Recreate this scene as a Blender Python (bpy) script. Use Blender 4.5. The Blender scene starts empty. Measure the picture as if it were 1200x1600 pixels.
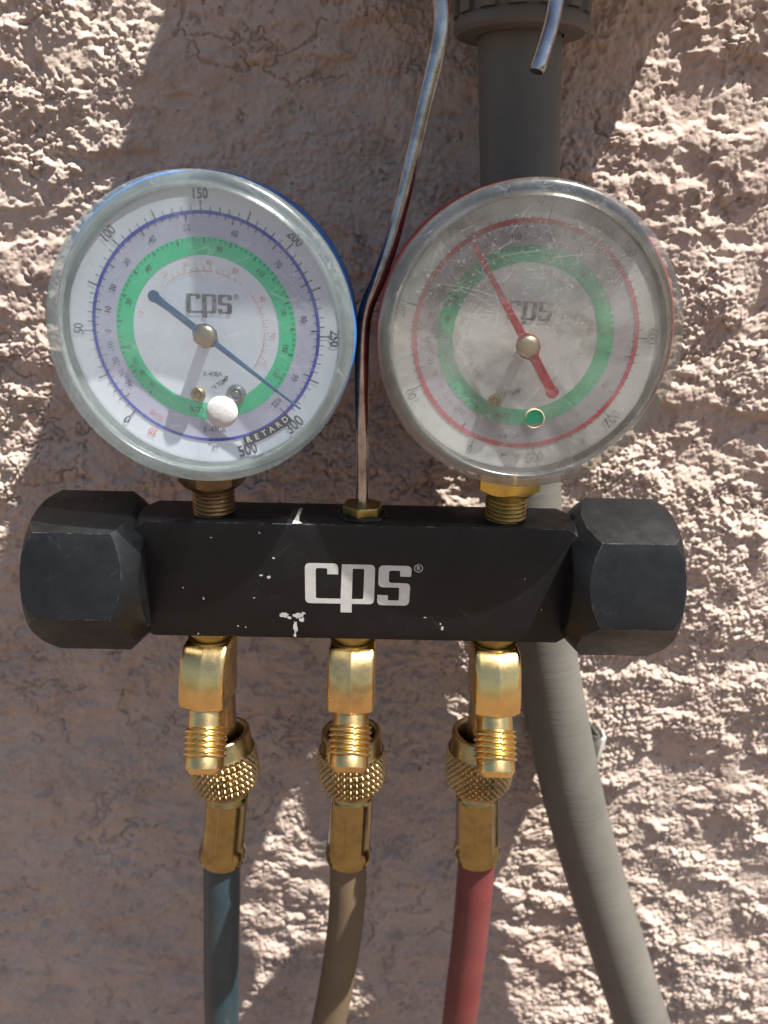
import bpy, bmesh, math, random
import numpy as np
from mathutils import Vector, Matrix
from mathutils.geometry import tessellate_polygon
random.seed(7)
R = math.radians
MM = 0.001
sc = bpy.context.scene

# ---------------------------------------------------------------- camera, sky, sun
F_PX, PITCH = 1250.0, 20.0
CAM = Vector((0.0, -224.0, 0.0))                       # millimetres
cd = bpy.data.cameras.new('camera'); cam = bpy.data.objects.new('camera', cd)
sc.collection.objects.link(cam); sc.camera = cam
cam.location = CAM * MM
cam.rotation_euler = (R(90 - PITCH), 0, 0)
cd.sensor_fit = 'VERTICAL'; cd.sensor_height = 24; cd.sensor_width = 18
cd.lens = F_PX / 1600 * 24
cd.clip_start = 0.01; cd.clip_end = 200
cd.dof.use_dof = True; cd.dof.focus_distance = 0.232; cd.dof.aperture_fstop = 9.5

LV, NV = 0.44, 0.20                                   # sun: sideways and inward per unit down
sun_travel = Vector((-LV, NV, -1)).normalized()
to_sun = -sun_travel
sun_elev = math.asin(to_sun.z); sun_az = math.atan2(to_sun.x, to_sun.y)
w = bpy.data.worlds.new('World'); sc.world = w; w.use_nodes = True
nt = w.node_tree; bgn = nt.nodes['Background']
sky = nt.nodes.new('ShaderNodeTexSky'); sky.sky_type = 'NISHITA'; sky.sun_disc = False
sky.sun_elevation = sun_elev; sky.sun_rotation = sun_az
sky.dust_density = 1.5
nt.links.new(sky.outputs[0], bgn.inputs[0]); bgn.inputs[1].default_value = 0.05
sl = bpy.data.lights.new('sun', 'SUN'); sl.energy = 5.0; sl.angle = R(0.53); sl.color = (1, .965, .91)
so = bpy.data.objects.new('sun', sl); sc.collection.objects.link(so)
so.rotation_euler = sun_travel.to_track_quat('-Z', 'Y').to_euler()
sc.view_settings.view_transform = 'Standard'; sc.view_settings.look = 'None'
sc.view_settings.gamma = 1; sc.view_settings.exposure = 1.43
sc.cycles.max_bounces = 10; sc.cycles.transparent_max_bounces = 24
sc.cycles.transmission_bounces = 8
sc.cycles.sample_clamp_indirect = 6
sc.cycles.use_denoising = True
sc.cycles.caustics_refractive = False

def P(u, v, y):
    """point of the place seen at (u, v) of the 1200x1600 picture, at depth plane y (mm; 0 = front of the block)"""
    c, s = math.cos(R(PITCH)), math.sin(R(PITCH))
    a, b = (u - 600) / F_PX, (800 - v) / F_PX
    d = Vector((a, c + b * s, -s + b * c))
    return CAM + d * ((y - CAM.y) / d.y)

WALL = 84.0

# ---------------------------------------------------------------- helpers
def new_obj(name, mesh, mat, parent=None, base=None, **props):
    o = bpy.data.objects.new(name, mesh)
    sc.collection.objects.link(o)
    if mat is not None and len(mesh.materials) == 0:
        mesh.materials.append(mat)
    if parent is not None:
        o.parent = parent
    elif base is not None:
        o.location = base * MM
    for k, v in props.items():
        o[k] = v
    return o

class MB:
    """collects geometry in world millimetres"""
    def __init__(s): s.v = []; s.f = []
    def add(s, vs, fs):
        n = len(s.v); s.v += [tuple(p) for p in vs]; s.f += [tuple(i + n for i in f) for f in fs]; return s
    def lathe(s, prof, M, n=64, cap=False):
        vs, fs = [], []
        for r, h in prof:
            for i in range(n):
                a = 2 * math.pi * i / n
                vs.append(M @ Vector((r * math.cos(a), r * math.sin(a), h)))
        for j in range(len(prof) - 1):
            for i in range(n):
                k = (i + 1) % n
                fs.append((j * n + i, j * n + k, (j + 1) * n + k, (j + 1) * n + i))
        if cap:
            fs.append(tuple(range(n))[::-1]); m = (len(prof) - 1) * n; fs.append(tuple(range(m, m + n)))
        return s.add(vs, fs)
    def fn(s, f, us, hs, M, close=True, caps=True):
        """general radial surface: f(phi,h)->r"""
        vs, fs = [], []; n = len(us)
        for h in hs:
            for a in us:
                r = f(a, h); vs.append(M @ Vector((r * math.cos(a), r * math.sin(a), h)))
        for j in range(len(hs) - 1):
            for i in range(n):
                k = (i + 1) % n; fs.append((j * n + i, j * n + k, (j + 1) * n + k, (j + 1) * n + i))
        if caps:
            fs.append(tuple(range(n))[::-1]); m = (len(hs) - 1) * n; fs.append(tuple(range(m, m + n)))
        return s.add(vs, fs)
    def prism(s, pts, h0, h1, M):
        n = len(pts)
        vs = [M @ Vector((x, y, h0)) for x, y in pts] + [M @ Vector((x, y, h1)) for x, y in pts]
        fs = [tuple(range(n))[::-1], tuple(range(n, 2 * n))]
        fs += [(i, (i + 1) % n, n + (i + 1) % n, n + i) for i in range(n)]
        return s.add(vs, fs)
    def box(s, x0, x1, y0, y1, z0, z1, M=Matrix()):
        return s.prism([(x0, y0), (x1, y0), (x1, y1), (x0, y1)], z0, z1, M)
    def flat(s, loops, M, h=0.0):
        """filled flat polygon with holes in the local xy plane"""
        L = [[Vector((x, y, 0)) for x, y in l] for l in loops]
        tri = tessellate_polygon(L)
        pts = [p for l in L for p in l]
        return s.add([M @ Vector((p.x, p.y, h)) for p in pts], tri)
    def tube(s, path, rad, n=32, cap=True):
        if not callable(rad):
            r0 = rad; rad = lambda t: r0
        m = len(path); vs, fs = [], []
        up = Vector((0, 1, 0.001)).normalized()
        for j, p in enumerate(path):
            t = (path[min(j + 1, m - 1)] - path[max(j - 1, 0)]).normalized()
            a = t.cross(up).normalized(); b = t.cross(a).normalized(); up = -b if (-b).dot(up) > 0 else b
            r = rad(j / (m - 1))
            for i in range(n):
                q = 2 * math.pi * i / n
                vs.append(p + a * (r * math.cos(q)) + b * (r * math.sin(q)))
        for j in range(m - 1):
            for i in range(n):
                k = (i + 1) % n; fs.append((j * n + i, j * n + k, (j + 1) * n + k, (j + 1) * n + i))
        if cap:
            fs.append(tuple(range(n))[::-1]); fs.append(tuple(range((m - 1) * n, m * n)))
        return s.add(vs, fs)
    def mesh(s, name, base, smooth=35, bevel=0, seg=2):
        me = bpy.data.meshes.new(name)
        me.from_pydata([((x - base.x) * MM, (y - base.y) * MM, (z - base.z) * MM) for x, y, z in s.v], [], s.f)
        bm = bmesh.new(); bm.from_mesh(me)
        if len(bm.faces) < 60000:
            bmesh.ops.remove_doubles(bm, verts=bm.verts, dist=1e-6)
            bmesh.ops.recalc_face_normals(bm, faces=bm.faces)
        if bevel:
            es = [e for e in bm.edges if len(e.link_faces) == 2 and e.calc_face_angle(0) > R(28)]
            bmesh.ops.bevel(bm, geom=es, offset=bevel * MM, segments=seg, affect='EDGES', profile=.5, clamp_overlap=True)
        bm.to_mesh(me); bm.free()
        if smooth:
            me.shade_smooth(); me.set_sharp_from_angle(angle=R(smooth))
        return me

def build(mb, name, mat, parent, base, smooth=35, bevel=0, seg=2, **props):
    return new_obj(name, mb.mesh(name, base, smooth, bevel, seg), mat, parent, base, **props)

def frame(loc, axis, ref=Vector((0, -1, 0))):
    """local z -> axis, local y as near ref as possible"""
    z = Vector(axis).normalized(); y = (ref - z * ref.dot(z)).normalized(); x = y.cross(z)
    M = Matrix((x, y, z)).transposed().to_4x4(); M.translation = loc
    return M

def thing(name, label, cat, base, group=None):
    o = bpy.data.objects.new(name, None); sc.collection.objects.link(o)
    o.empty_display_size = .02; o.location = base * MM
    o['label'] = label; o['category'] = cat
    if group: o['group'] = group
    return o

def spline(pts, n):
    """Catmull-Rom through points"""
    P_ = [pts[0] * 2 - pts[1]] + list(pts) + [pts[-1] * 2 - pts[-2]]
    out = []
    for i in range(1, len(P_) - 2):
        for k in range(n):
            t = k / n; a, b, c, d = P_[i - 1:i + 3]
            out.append(.5 * ((2 * b) + (c - a) * t + (2 * a - 5 * b + 4 * c - d) * t * t + (3 * b - a - 3 * c + d) * t ** 3))
    out.append(P_[-2]); return out

def intersect(meA, meB):
    """boolean intersection of two meshes -> new mesh"""
    a = bpy.data.objects.new('tmp_a', meA); b = bpy.data.objects.new('tmp_b', meB)
    for o in (a, b): sc.collection.objects.link(o)
    m = a.modifiers.new('b', 'BOOLEAN'); m.operation = 'INTERSECT'; m.object = b; m.solver = 'EXACT'
    bpy.context.view_layer.update()
    dg = bpy.context.evaluated_depsgraph_get()
    me = bpy.data.meshes.new_from_object(a.evaluated_get(dg))
    bpy.data.objects.remove(a); bpy.data.objects.remove(b)
    return me

def text_polys(s, size, align='CENTER', spacing=1.0):
    cu = bpy.data.curves.new('t', 'FONT'); cu.body = s; cu.size = size; cu.align_x = align; cu.align_y = 'CENTER'
    cu.space_character = spacing; cu.offset = .022 * size; cu.resolution_u = 3
    o = bpy.data.objects.new('t', cu); sc.collection.objects.link(o)
    bpy.context.view_layer.update()
    me = bpy.data.meshes.new_from_object(o.evaluated_get(bpy.context.evaluated_depsgraph_get()))
    vs = [v.co.copy() for v in me.vertices]; fs = [tuple(p.vertices) for p in me.polygons]
    bpy.data.objects.remove(o); bpy.data.curves.remove(cu); bpy.data.meshes.remove(me)
    return vs, fs
_tc = {}
def add_text(mb, s, size, M, h=0.0, squeeze=1.0):
    k = (s, size)
    if k not in _tc: _tc[k] = text_polys(s, size)
    vs, fs = _tc[k]
    mb.add([M @ Vector((v.x * squeeze, v.y, h)) for v in vs], fs)

# ---------------------------------------------------------------- materials
class Mat:
    def __init__(s, name):
        s.m = bpy.data.materials.new(name); s.m.use_nodes = True
        s.t = s.m.node_tree; s.n = s.t.nodes; s.l = s.t.links
        s.b = s.n['Principled BSDF']; s.out = s.n['Material Output']
        s.tc = s.n.new('ShaderNodeTexCoord')
    def set(s, **k):
        for a, v in k.items():
            i = s.b.inputs[a.replace('_', ' ')]
            i.default_value = v if not isinstance(v, tuple) else (*v, 1)
        return s
    def node(s, t, **k):
        n = s.n.new(t)
        for a, v in k.items(): setattr(n, a, v)
        return n
    def link(s, a, b): s.l.new(a, b)
    def noise(s, scale, detail=4, rough=.6, dist=0, coord='Object', stretch=None):
        n = s.node('ShaderNodeTexNoise'); n.inputs['Scale'].default_value = scale
        n.inputs['Detail'].default_value = detail; n.inputs['Roughness'].default_value = rough
        n.inputs['Distortion'].default_value = dist
        src = s.tc.outputs[coord]
        if stretch:
            mp = s.node('ShaderNodeMapping'); mp.inputs['Scale'].default_value = stretch[:3]
            if len(stretch) > 3: mp.inputs['Rotation'].default_value = stretch[3]
            s.link(src, mp.inputs[0]); src = mp.outputs[0]
        s.link(src, n.inputs['Vector']); return n.outputs['Fac']
    def ramp(s, fac, stops):
        r = s.node('ShaderNodeValToRGB'); e = r.color_ramp.elements
        while len(e) < len(stops): e.new(.5)
        for el, (p, c) in zip(e, stops):
            el.position = p; el.color = (*c, 1) if isinstance(c, tuple) else (c, c, c, 1)
        s.link(fac, r.inputs[0]); return r.outputs[0]
    def mix(s, fac, a, b, mode='MIX'):
        m = s.node('ShaderNodeMix', data_type='RGBA', blend_type=mode)
        for val, idx in ((fac, 0), (a, 6), (b, 7)):
            if hasattr(val, 'is_output'): s.link(val, m.inputs[idx])
            elif idx == 0: m.inputs[0].default_value = val
            else: m.inputs[idx].default_value = (*val, 1)
        return m.outputs[2]
    def math(s, op, a, b=0.0):
        m = s.node('ShaderNodeMath', operation=op)
        for i, v in enumerate((a, b)):
            if hasattr(v, 'is_output'): s.link(v, m.inputs[i])
            else: m.inputs[i].default_value = v
        return m.outputs[0]
    def bump(s, h, dist, strength=1.0, prev=None):
        b = s.node('ShaderNodeBump'); b.inputs['Distance'].default_value = dist * MM
        b.inputs['Strength'].default_value = strength
        s.link(h, b.inputs['Height'])
        if prev is not None: s.link(prev, b.inputs['Normal'])
        s.link(b.outputs[0], s.b.inputs['Normal']); return b.outputs[0]
    def col(s, c): s.link(c, s.b.inputs['Base Color'])
    def rough(s, r): s.link(r, s.b.inputs['Roughness'])

def scratches(m, scale, seed=0, width=.018, angle=0.0, density=.5):
    """thin random scratches (0..1) from stretched voronoi-like waves"""
    mp = m.node('ShaderNodeMapping'); mp.inputs['Rotation'].default_value = (0, angle, 0)
    mp.inputs['Location'].default_value = (seed * 3.1, seed * 1.7, seed)
    m.link(m.tc.outputs['Object'], mp.inputs[0])
    n = m.node('ShaderNodeTexNoise'); n.inputs['Scale'].default_value = scale; n.inputs['Detail'].default_value = 1
    mp2 = m.node('ShaderNodeMapping'); mp2.inputs['Scale'].default_value = (.08, 1, 1)
    m.link(mp.outputs[0], mp2.inputs[0]); m.link(mp2.outputs[0], n.inputs[0])
    d = m.math('ABSOLUTE', m.math('SUBTRACT', n.outputs['Fac'], .5))
    line = m.math('LESS_THAN', d, width * .3)
    g = m.noise(scale * .35, 2, .5); g = m.math('GREATER_THAN', g, density)
    return m.math('MULTIPLY', line, g)

def mat_stucco():
    m = Mat('stucco')
    a = m.noise(35, 5, .6); b = m.noise(220, 4, .65)
    c = m.ramp(a, [(.3, (.365, .274, .222)), (.7, (.465, .364, .306))])
    c = m.mix(m.ramp(b, [(.35, .0), (.75, .55)]), c, (.54, .435, .37))
    dark = m.ramp(m.noise(120, 6, .7, .6), [(.62, 0), (.74, 1)])
    c = m.mix(m.math('MULTIPLY', dark, .55), c, (.20, .145, .115))  # random dark mottling, partly painting in the shade of small pits and creases
    rust = m.ramp(m.noise(60, 5, .7), [(.66, 0), (.78, 1)])
    c = m.mix(m.math('MULTIPLY', rust, .3), c, (.5, .36, .24))
    patch = m.ramp(m.noise(14, 4, .6, .4), [(.40, 0), (.62, 1)])
    c = m.mix(m.math('MULTIPLY', patch, .35), c, (.50, .42, .35))
    pin = m.node('ShaderNodeTexVoronoi'); pin.inputs['Scale'].default_value = 260; m.link(m.tc.outputs['Object'], pin.inputs[0])
    pn = m.math('MULTIPLY', m.math('LESS_THAN', pin.outputs['Distance'], .16), m.math('GREATER_THAN', m.noise(45, 3, .6), .55))
    c = m.mix(m.math('MULTIPLY', pn, .55), c, (.15, .11, .09))
    m.col(c); m.set(Roughness=.93, Specular_IOR_Level=.15)
    n1 = m.noise(900, 5, .7)
    m.bump(n1, .42, .75)
    return m.m

def mat_black(name='black_anodised', base=(.0045, .0048, .0052), rough=.40):
    m = Mat(name)
    n = m.noise(90, 5, .65)
    c = m.mix(m.ramp(n, [(.35, 0), (.75, .6)]), base, (.010, .0105, .012))
    sc1 = scratches(m, 260, 1, .012, .7, .56); sc2 = scratches(m, 210, 2, .010, 2.2, .58); sc3 = scratches(m, 300, 5, .010, 1.4, .58)
    s = m.math('MAXIMUM', m.math('MAXIMUM', sc1, sc2), sc3)
    sp = m.node('ShaderNodeTexVoronoi'); sp.inputs['Scale'].default_value = 330; m.link(m.tc.outputs['Object'], sp.inputs[0])
    spk = m.math('LESS_THAN', sp.outputs['Distance'], .12)
    spk = m.math('MULTIPLY', spk, m.math('GREATER_THAN', m.noise(70, 3, .6), .68))
    c = m.mix(m.math('MULTIPLY', s, .035), c, (.25, .25, .25))
    c = m.mix(m.math('MULTIPLY', spk, .6), c, (.35, .34, .33))
    # bare metal on the sharp edges
    bv = m.node('ShaderNodeBevel'); bv.samples = 6; bv.inputs['Radius'].default_value = .00042
    ge = m.node('ShaderNodeNewGeometry')
    dp = m.node('ShaderNodeVectorMath', operation='DOT_PRODUCT'); m.link(bv.outputs[0], dp.inputs[0]); m.link(ge.outputs['Normal'], dp.inputs[1])
    e = m.math('SUBTRACT', 1.0, dp.outputs['Value'])
    e = m.ramp(e, [(.012, 0), (.08, 1)])
    e = m.math('MULTIPLY', e, m.ramp(m.noise(260, 4, .7), [(.50, 0), (.64, 1)]))
    c = m.mix(m.math('MULTIPLY', e, .5), c, (.42, .42, .41))
    m.col(c)
    m.rough(m.ramp(m.noise(150, 5, .7), [(.3, rough - .06), (.7, rough + .14)]))
    m.set(Specular_IOR_Level=.32)
    m.bump(m.noise(2200, 3, .6), .05, .5)
    return m.m

def mat_brass(name, base=(.74, .50, .19), rough=.20, tarnish=.22, dark=(.20, .12, .045)):
    m = Mat(name)
    n = m.noise(130, 6, .7, .4)
    c = m.mix(m.math('MULTIPLY', m.ramp(n, [(.42, 0), (.70, 1)]), tarnish), base, dark)
    c = m.mix(m.ramp(m.noise(420, 4, .7), [(.4, 0), (.9, .15)]), c, (.85, .62, .30))
    m.col(c); m.set(Metallic=1.0)
    m.rough(m.ramp(m.noise(210, 5, .7), [(.3, rough), (.75, rough + .12)]))
    m.bump(m.noise(700, 4, .65), .05, .7)
    return m.m

def mat_simple(name, c, rough=.5, metal=0, c2=None, scale=120, bump=.0, bscale=900, spec=.5):
    m = Mat(name)
    if c2: m.col(m.mix(m.ramp(m.noise(scale, 5, .65), [(.35, 0), (.7, 1)]), c, c2))
    else: m.set(Base_Color=c)
    m.set(Roughness=rough, Metallic=float(metal), Specular_IOR_Level=spec)
    if bump: m.bump(m.noise(bscale, 4, .6), bump, 1)
    return m.m

def mat_print(name, c, wear=.45, scale=700):
    """faded ink: patches of it worn through"""
    m = Mat(name); m.set(Base_Color=c, Roughness=.7)
    tr = m.node('ShaderNodeBsdfTransparent'); mx = m.node('ShaderNodeMixShader')
    f = m.math('MAXIMUM', m.ramp(m.noise(scale, 4, .6), [(.38, 1), (.66, 1 - wear)]), 0.0)
    f = m.math('MULTIPLY', f, m.ramp(m.noise(60, 2, .5), [(.35, 1 - wear * .9), (.6, 1)]))
    m.link(f, mx.inputs[0]); m.link(tr.outputs[0], mx.inputs[1]); m.link(m.b.outputs[0], mx.inputs[2])
    m.link(mx.outputs[0], m.out.inputs[0]); return m.m

def mat_lens(name, haze_c, haze0, haze1, frost, scr, seed=0, dirt=0.0):
    """clear plastic window: see-through, reflecting, hazed and scratched"""
    m = Mat(name)
    tr = m.node('ShaderNodeBsdfTransparent'); tr.inputs[0].default_value = (.97, .98, .985, 1)
    fr = m.node('ShaderNodeBsdfRefraction'); fr.inputs['IOR'].default_value = 1.04; fr.inputs['Roughness'].default_value = .16
    gl = m.node('ShaderNodeBsdfGlossy'); gl.inputs['Roughness'].default_value = .09
    df = m.node('ShaderNodeBsdfDiffuse'); df.inputs[0].default_value = (*haze_c, 1)
    tl = m.node('ShaderNodeBsdfTranslucent'); tl.inputs[0].default_value = (*haze_c, 1)
    hz = m.node('ShaderNodeMixShader'); hz.inputs[0].default_value = .5
    m.link(df.outputs[0], hz.inputs[1]); m.link(tl.outputs[0], hz.inputs[2])
    a = m.node('ShaderNodeMixShader')
    frr = m.ramp(m.noise(45 + seed, 3, .5), [(.35, frost * .4), (.65, frost)])
    m.link(frr, a.inputs[0]); m.link(tr.outputs[0], a.inputs[1]); m.link(fr.outputs[0], a.inputs[2])
    h = m.ramp(m.noise(32 + seed, 3, .55), [(.38, haze0), (.64, haze1)])
    b = m.node('ShaderNodeMixShader'); m.link(h, b.inputs[0]); m.link(a.outputs[0], b.inputs[1]); m.link(hz.outputs[0], b.inputs[2])
    s = None
    for i, ang in enumerate((.3, 1.0, 1.9, 2.6, -.4)):
        q = scratches(m, 330 - 25 * i, i + seed, .016, ang, .60 - .1 * scr)
        s = q if s is None else m.math('MAXIMUM', s, q)
    s = m.math('MULTIPLY', s, .06)
    wh = m.node('ShaderNodeBsdfDiffuse'); wh.inputs[0].default_value = (.8, .8, .8, 1)
    c = m.node('ShaderNodeMixShader'); m.link(s, c.inputs[0]); m.link(b.outputs[0], c.inputs[1]); m.link(wh.outputs[0], c.inputs[2])
    last = c
    if dirt:
        dk = m.node('ShaderNodeBsdfDiffuse'); dk.inputs[0].default_value = (.10, .085, .065, 1)
        d = m.node('ShaderNodeMixShader'); g = m.math('MULTIPLY', m.ramp(m.noise(55, 5, .65, .5), [(.48, 0), (.72, 1)]), dirt)
        m.link(g, d.inputs[0]); m.link(c.outputs[0], d.inputs[1]); m.link(dk.outputs[0], d.inputs[2]); last = d
    fz = m.node('ShaderNodeFresnel'); fz.inputs[0].default_value = 1.45
    e = m.node('ShaderNodeMixShader'); m.link(m.math('MINIMUM', fz.outputs[0], .07), e.inputs[0]); m.link(last.outputs[0], e.inputs[1]); m.link(gl.outputs[0], e.inputs[2])
    bp = m.node('ShaderNodeBump'); bp.inputs['Distance'].default_value = .00008; bp.inputs['Strength'].default_value = .5
    m.link(m.noise(60, 4, .6), bp.inputs['Height']); m.link(bp.outputs[0], gl.inputs['Normal'])
    m.link(e.outputs[0], m.out.inputs[0]); return m.m

def mat_rim(name, tint, haze, seed=0):
    """thick moulded clear plastic rim"""
    m = Mat(name)
    gs = m.node('ShaderNodeBsdfGlass'); gs.inputs['IOR'].default_value = 1.5; gs.inputs['Roughness'].default_value = .06
    gs.inputs['Color'].default_value = (*tint, 1)
    tr = m.node('ShaderNodeBsdfTransparent'); tr.inputs[0].default_value = (*tint, 1)
    a = m.node('ShaderNodeMixShader'); a.inputs[0].default_value = .74
    m.link(gs.outputs[0], a.inputs[1]); m.link(tr.outputs[0], a.inputs[2])
    df = m.node('ShaderNodeBsdfDiffuse'); df.inputs[0].default_value = (.50, .55, .55, 1)
    b = m.node('ShaderNodeMixShader'); m.link(m.ramp(m.noise(70 + seed, 5, .65), [(.35, haze * .4), (.7, haze)]), b.inputs[0])
    m.link(a.outputs[0], b.inputs[1]); m.link(df.outputs[0], b.inputs[2])
    s = None
    for i, ang in enumerate((.5, 1.3, 2.4)):
        q = scratches(m, 380, i + 7 + seed, .016, ang, .52); s = q if s is None else m.math('MAXIMUM', s, q)
    wh = m.node('ShaderNodeBsdfDiffuse'); wh.inputs[0].default_value = (.75, .75, .75, 1)
    c = m.node('ShaderNodeMixShader'); m.link(m.math('MULTIPLY', s, .12), c.inputs[0]); m.link(b.outputs[0], c.inputs[1]); m.link(wh.outputs[0], c.inputs[2])
    bp = m.node('ShaderNodeBump'); bp.inputs['Distance'].default_value = .0003; bp.inputs['Strength'].default_value = .35
    m.link(m.noise(120, 3, .6), bp.inputs['Height']); m.link(bp.outputs[0], gs.inputs['Normal'])
    sh = m.node('ShaderNodeBsdfGlossy'); sh.inputs['Roughness'].default_value = .24; m.link(bp.outputs[0], sh.inputs['Normal'])
    d = m.node('ShaderNodeMixShader'); m.link(m.ramp(m.noise(150, 4, .7), [(.35, .03), (.7, .12)]), d.inputs[0]); m.link(c.outputs[0], d.inputs[1]); m.link(sh.outputs[0], d.inputs[2])
    m.link(d.outputs[0], m.out.inputs[0]); return m.m

STUCCO = mat_stucco()
BLACK = mat_black()
BRASSES = [mat_brass('polished_brass', (.75, .53, .22), .22, .28), mat_brass('worn_brass', (.68, .47, .20), .24, .50), mat_brass('bright_brass', (.78, .55, .22), .20, .18)]
BRASS = BRASSES[0]
BRASS_N = mat_brass('knurled_brass', (.50, .36, .17), .27, .7, (.12, .08, .04))
BRASS_O = mat_brass('old_brass', (.42, .30, .10), .34, .75, (.10, .07, .03))
BRASS_F = mat_brass('crimped_brass', (.34, .27, .115), .12, .5, (.09, .07, .03))
CHROME = mat_simple('steel_wire', (.50, .47, .46), .13, 1, (.20, .18, .17), 160, .04, 900)
WHITE_INK = mat_simple('silver_ink', (.50, .485, .46), .55, 0, (.43, .42, .40), 500)

# ---------------------------------------------------------------- the wall
def rnd(ix, iy, seed):
    h = (ix.astype(np.int64) * 374761393 + iy.astype(np.int64) * 668265263 + seed * 1442695041) & 0xffffffff
    h = ((h ^ (h >> 13)) * 1274126177) & 0xffffffff
    return ((h ^ (h >> 16)) & 0xffff) / 65535.0
def vnoise(x, y, s, seed):
    x = x / s; y = y / s; ix = np.floor(x); iy = np.floor(y); fx = x - ix; fy = y - iy
    fx = fx * fx * fx * (fx * (fx * 6 - 15) + 10); fy = fy * fy * fy * (fy * (fy * 6 - 15) + 10)
    a = rnd(ix, iy, seed); b = rnd(ix + 1, iy, seed); c = rnd(ix, iy + 1, seed); d = rnd(ix + 1, iy + 1, seed)
    return (a + (b - a) * fx) * (1 - fy) + (c + (d - c) * fx) * fy
def fbm(x, y, s, seed, o=4, g=.5):
    r = 0; a = 1; t = 0
    for i in range(o):
        r = r + a * (vnoise(x + 13.7 * i, y - 7.1 * i, s, seed + i * 17) - .5); t += a; a *= g; s *= .5
    return r / t * 2
def worley(x, y, s, seed):
    x = x / s; y = y / s; ix = np.floor(x); iy = np.floor(y); best = np.full(x.shape, 9.0)
    for dx in (-1, 0, 1):
        for dy in (-1, 0, 1):
            cx, cy = ix + dx, iy + dy
            d = (cx + rnd(cx, cy, seed) - x) ** 2 + (cy + rnd(cx, cy, seed + 5) - y) ** 2
            rr = .55 + .45 * rnd(cx, cy, seed + 9)
            best = np.minimum(best, d / (rr * rr))
    return np.sqrt(best)
def sstep(a, b, x):
    t = np.clip((x - a) / (b - a), 0, 1); return t * t * (3 - 2 * t)
def stucco_height(x, z):
    wx = x + 5 * fbm(x, z, 20, 91, 4, .6); wz = z + 4 * fbm(x, z, 20, 57, 4, .6)
    base = 1.4 * fbm(x, z, 70, 3, 3)
    m1 = fbm(wx / 1.7, wz, 20, 23, 5, .55)            # trowelled masses, lying roughly level
    mass = sstep(-.22, .22, m1)
    m2 = fbm(wx / 1.35 + 90, wz, 9.5, 39, 4, .55)
    mass2 = sstep(-.20, .25, m2)
    sand = np.clip(.30 + 1.1 * sstep(-.25, .35, fbm(x, z, 30, 71, 4)) * (.25 + .75 * np.clip(mass * .6 + mass2 * .5, 0, 1)), 0, 1)
    def bead(s, seed):
        d = worley(x + .25 * (wx - x), z + .25 * (wz - z), s, seed); return np.sqrt(np.clip(1 - (d * 1.35) ** 2, 0, 1))
    b1 = bead(3.1, 5); b2 = bead(1.9, 8); b3 = bead(1.25, 15)
    h = base + 2.3 * mass + 1.15 * mass2 + .10 * fbm(x, z, 3, 77, 3, .6)
    h = h + sand * (.85 * b1 * sstep(.1, .5, fbm(x, z, 8, 61, 2) + .3) + .75 * b2 + .42 * b3)
    pit = sstep(.34, .44, fbm(wx, wz, 7, 101, 4, .6))
    cr = fbm(wx + 40, wz * 1.3, 24, 131, 5, .6); cm = sstep(-.05, .2, fbm(x, z, 26, 151, 3))
    crease = np.exp(-(cr / .022) ** 2) * cm
    cr2 = fbm(wx * 1.2, wz - 70, 11, 171, 4, .6); crease2 = np.exp(-(cr2 / .03) ** 2) * sstep(.05, .3, fbm(x, z, 18, 191, 3))
    return h - 1.2 * pit * (1 - .6 * sand) - 1.5 * crease - 0.7 * crease2 - 2.4
def build_wall():
    st = .44
    xs = np.arange(-222, 222.01, st); zs = np.arange(-425, 95.01, st)
    X, Z = np.meshgrid(xs, zs)
    H = stucco_height(X, Z)
    nx, nz = len(xs), len(zs)
    co = np.stack([X, WALL - H, Z], -1).reshape(-1, 3) * MM
    i = (np.arange(nz - 1)[:, None] * nx + np.arange(nx - 1)[None, :]).ravel()
    q = np.stack([i, i + 1, i + nx + 1, i + nx], -1)
    # the wall goes on around the detailed field, in coarser steps
    ex, ef = [], []; off = len(co)
    def strip(x0, x1, z0, z1, s):
        nonlocal off
        ax = np.linspace(x0, x1, max(2, int((x1 - x0) / s) + 1)); az = np.linspace(z0, z1, max(2, int((z1 - z0) / s) + 1))
        A, B = np.meshgrid(ax, az)
        ex.append(np.stack([A, WALL - stucco_height(A, B), B], -1).reshape(-1, 3) * MM)
        m = len(ax); j = (np.arange(len(az) - 1)[:, None] * m + np.arange(m - 1)[None, :]).ravel() + off
        ef.append(np.stack([j, j + 1, j + m + 1, j + m], -1)); off += len(ax) * len(az)
    strip(-1500, -222, -900, 1200, 8); strip(222, 1500, -900, 1200, 8)
    strip(-222, 222, 95, 1200, 5); strip(-222, 222, -900, -425, 5)
    co = np.concatenate([co] + ex); q = np.concatenate([q] + ef)
    me = bpy.data.meshes.new('stucco_wall')
    me.vertices.add(len(co)); me.vertices.foreach_set('co', co.ravel())
    me.loops.add(q.size); me.loops.foreach_set('vertex_index', q.ravel().astype(np.int32))
    me.polygons.add(len(q)); me.polygons.foreach_set('loop_start', np.arange(0, q.size, 4, dtype=np.int32))
    me.update(calc_edges=True); me.validate()
    me.shade_smooth()
    o = new_obj('stucco_wall', me, STUCCO, label='rough sand coloured stucco wall behind the gauges', category='wall')
    o['kind'] = 'structure'
build_wall()
gm = MB(); gm.box(-6000, 6000, -9000, 600, -960, -900)
g = build(gm, 'ground', mat_simple('tan_gravel', (.125, .082, .058), .95, 0, (.10, .066, .046), 9, 0), None, Vector((0, 0, -900)), 0)
g['kind'] = 'structure'

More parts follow.
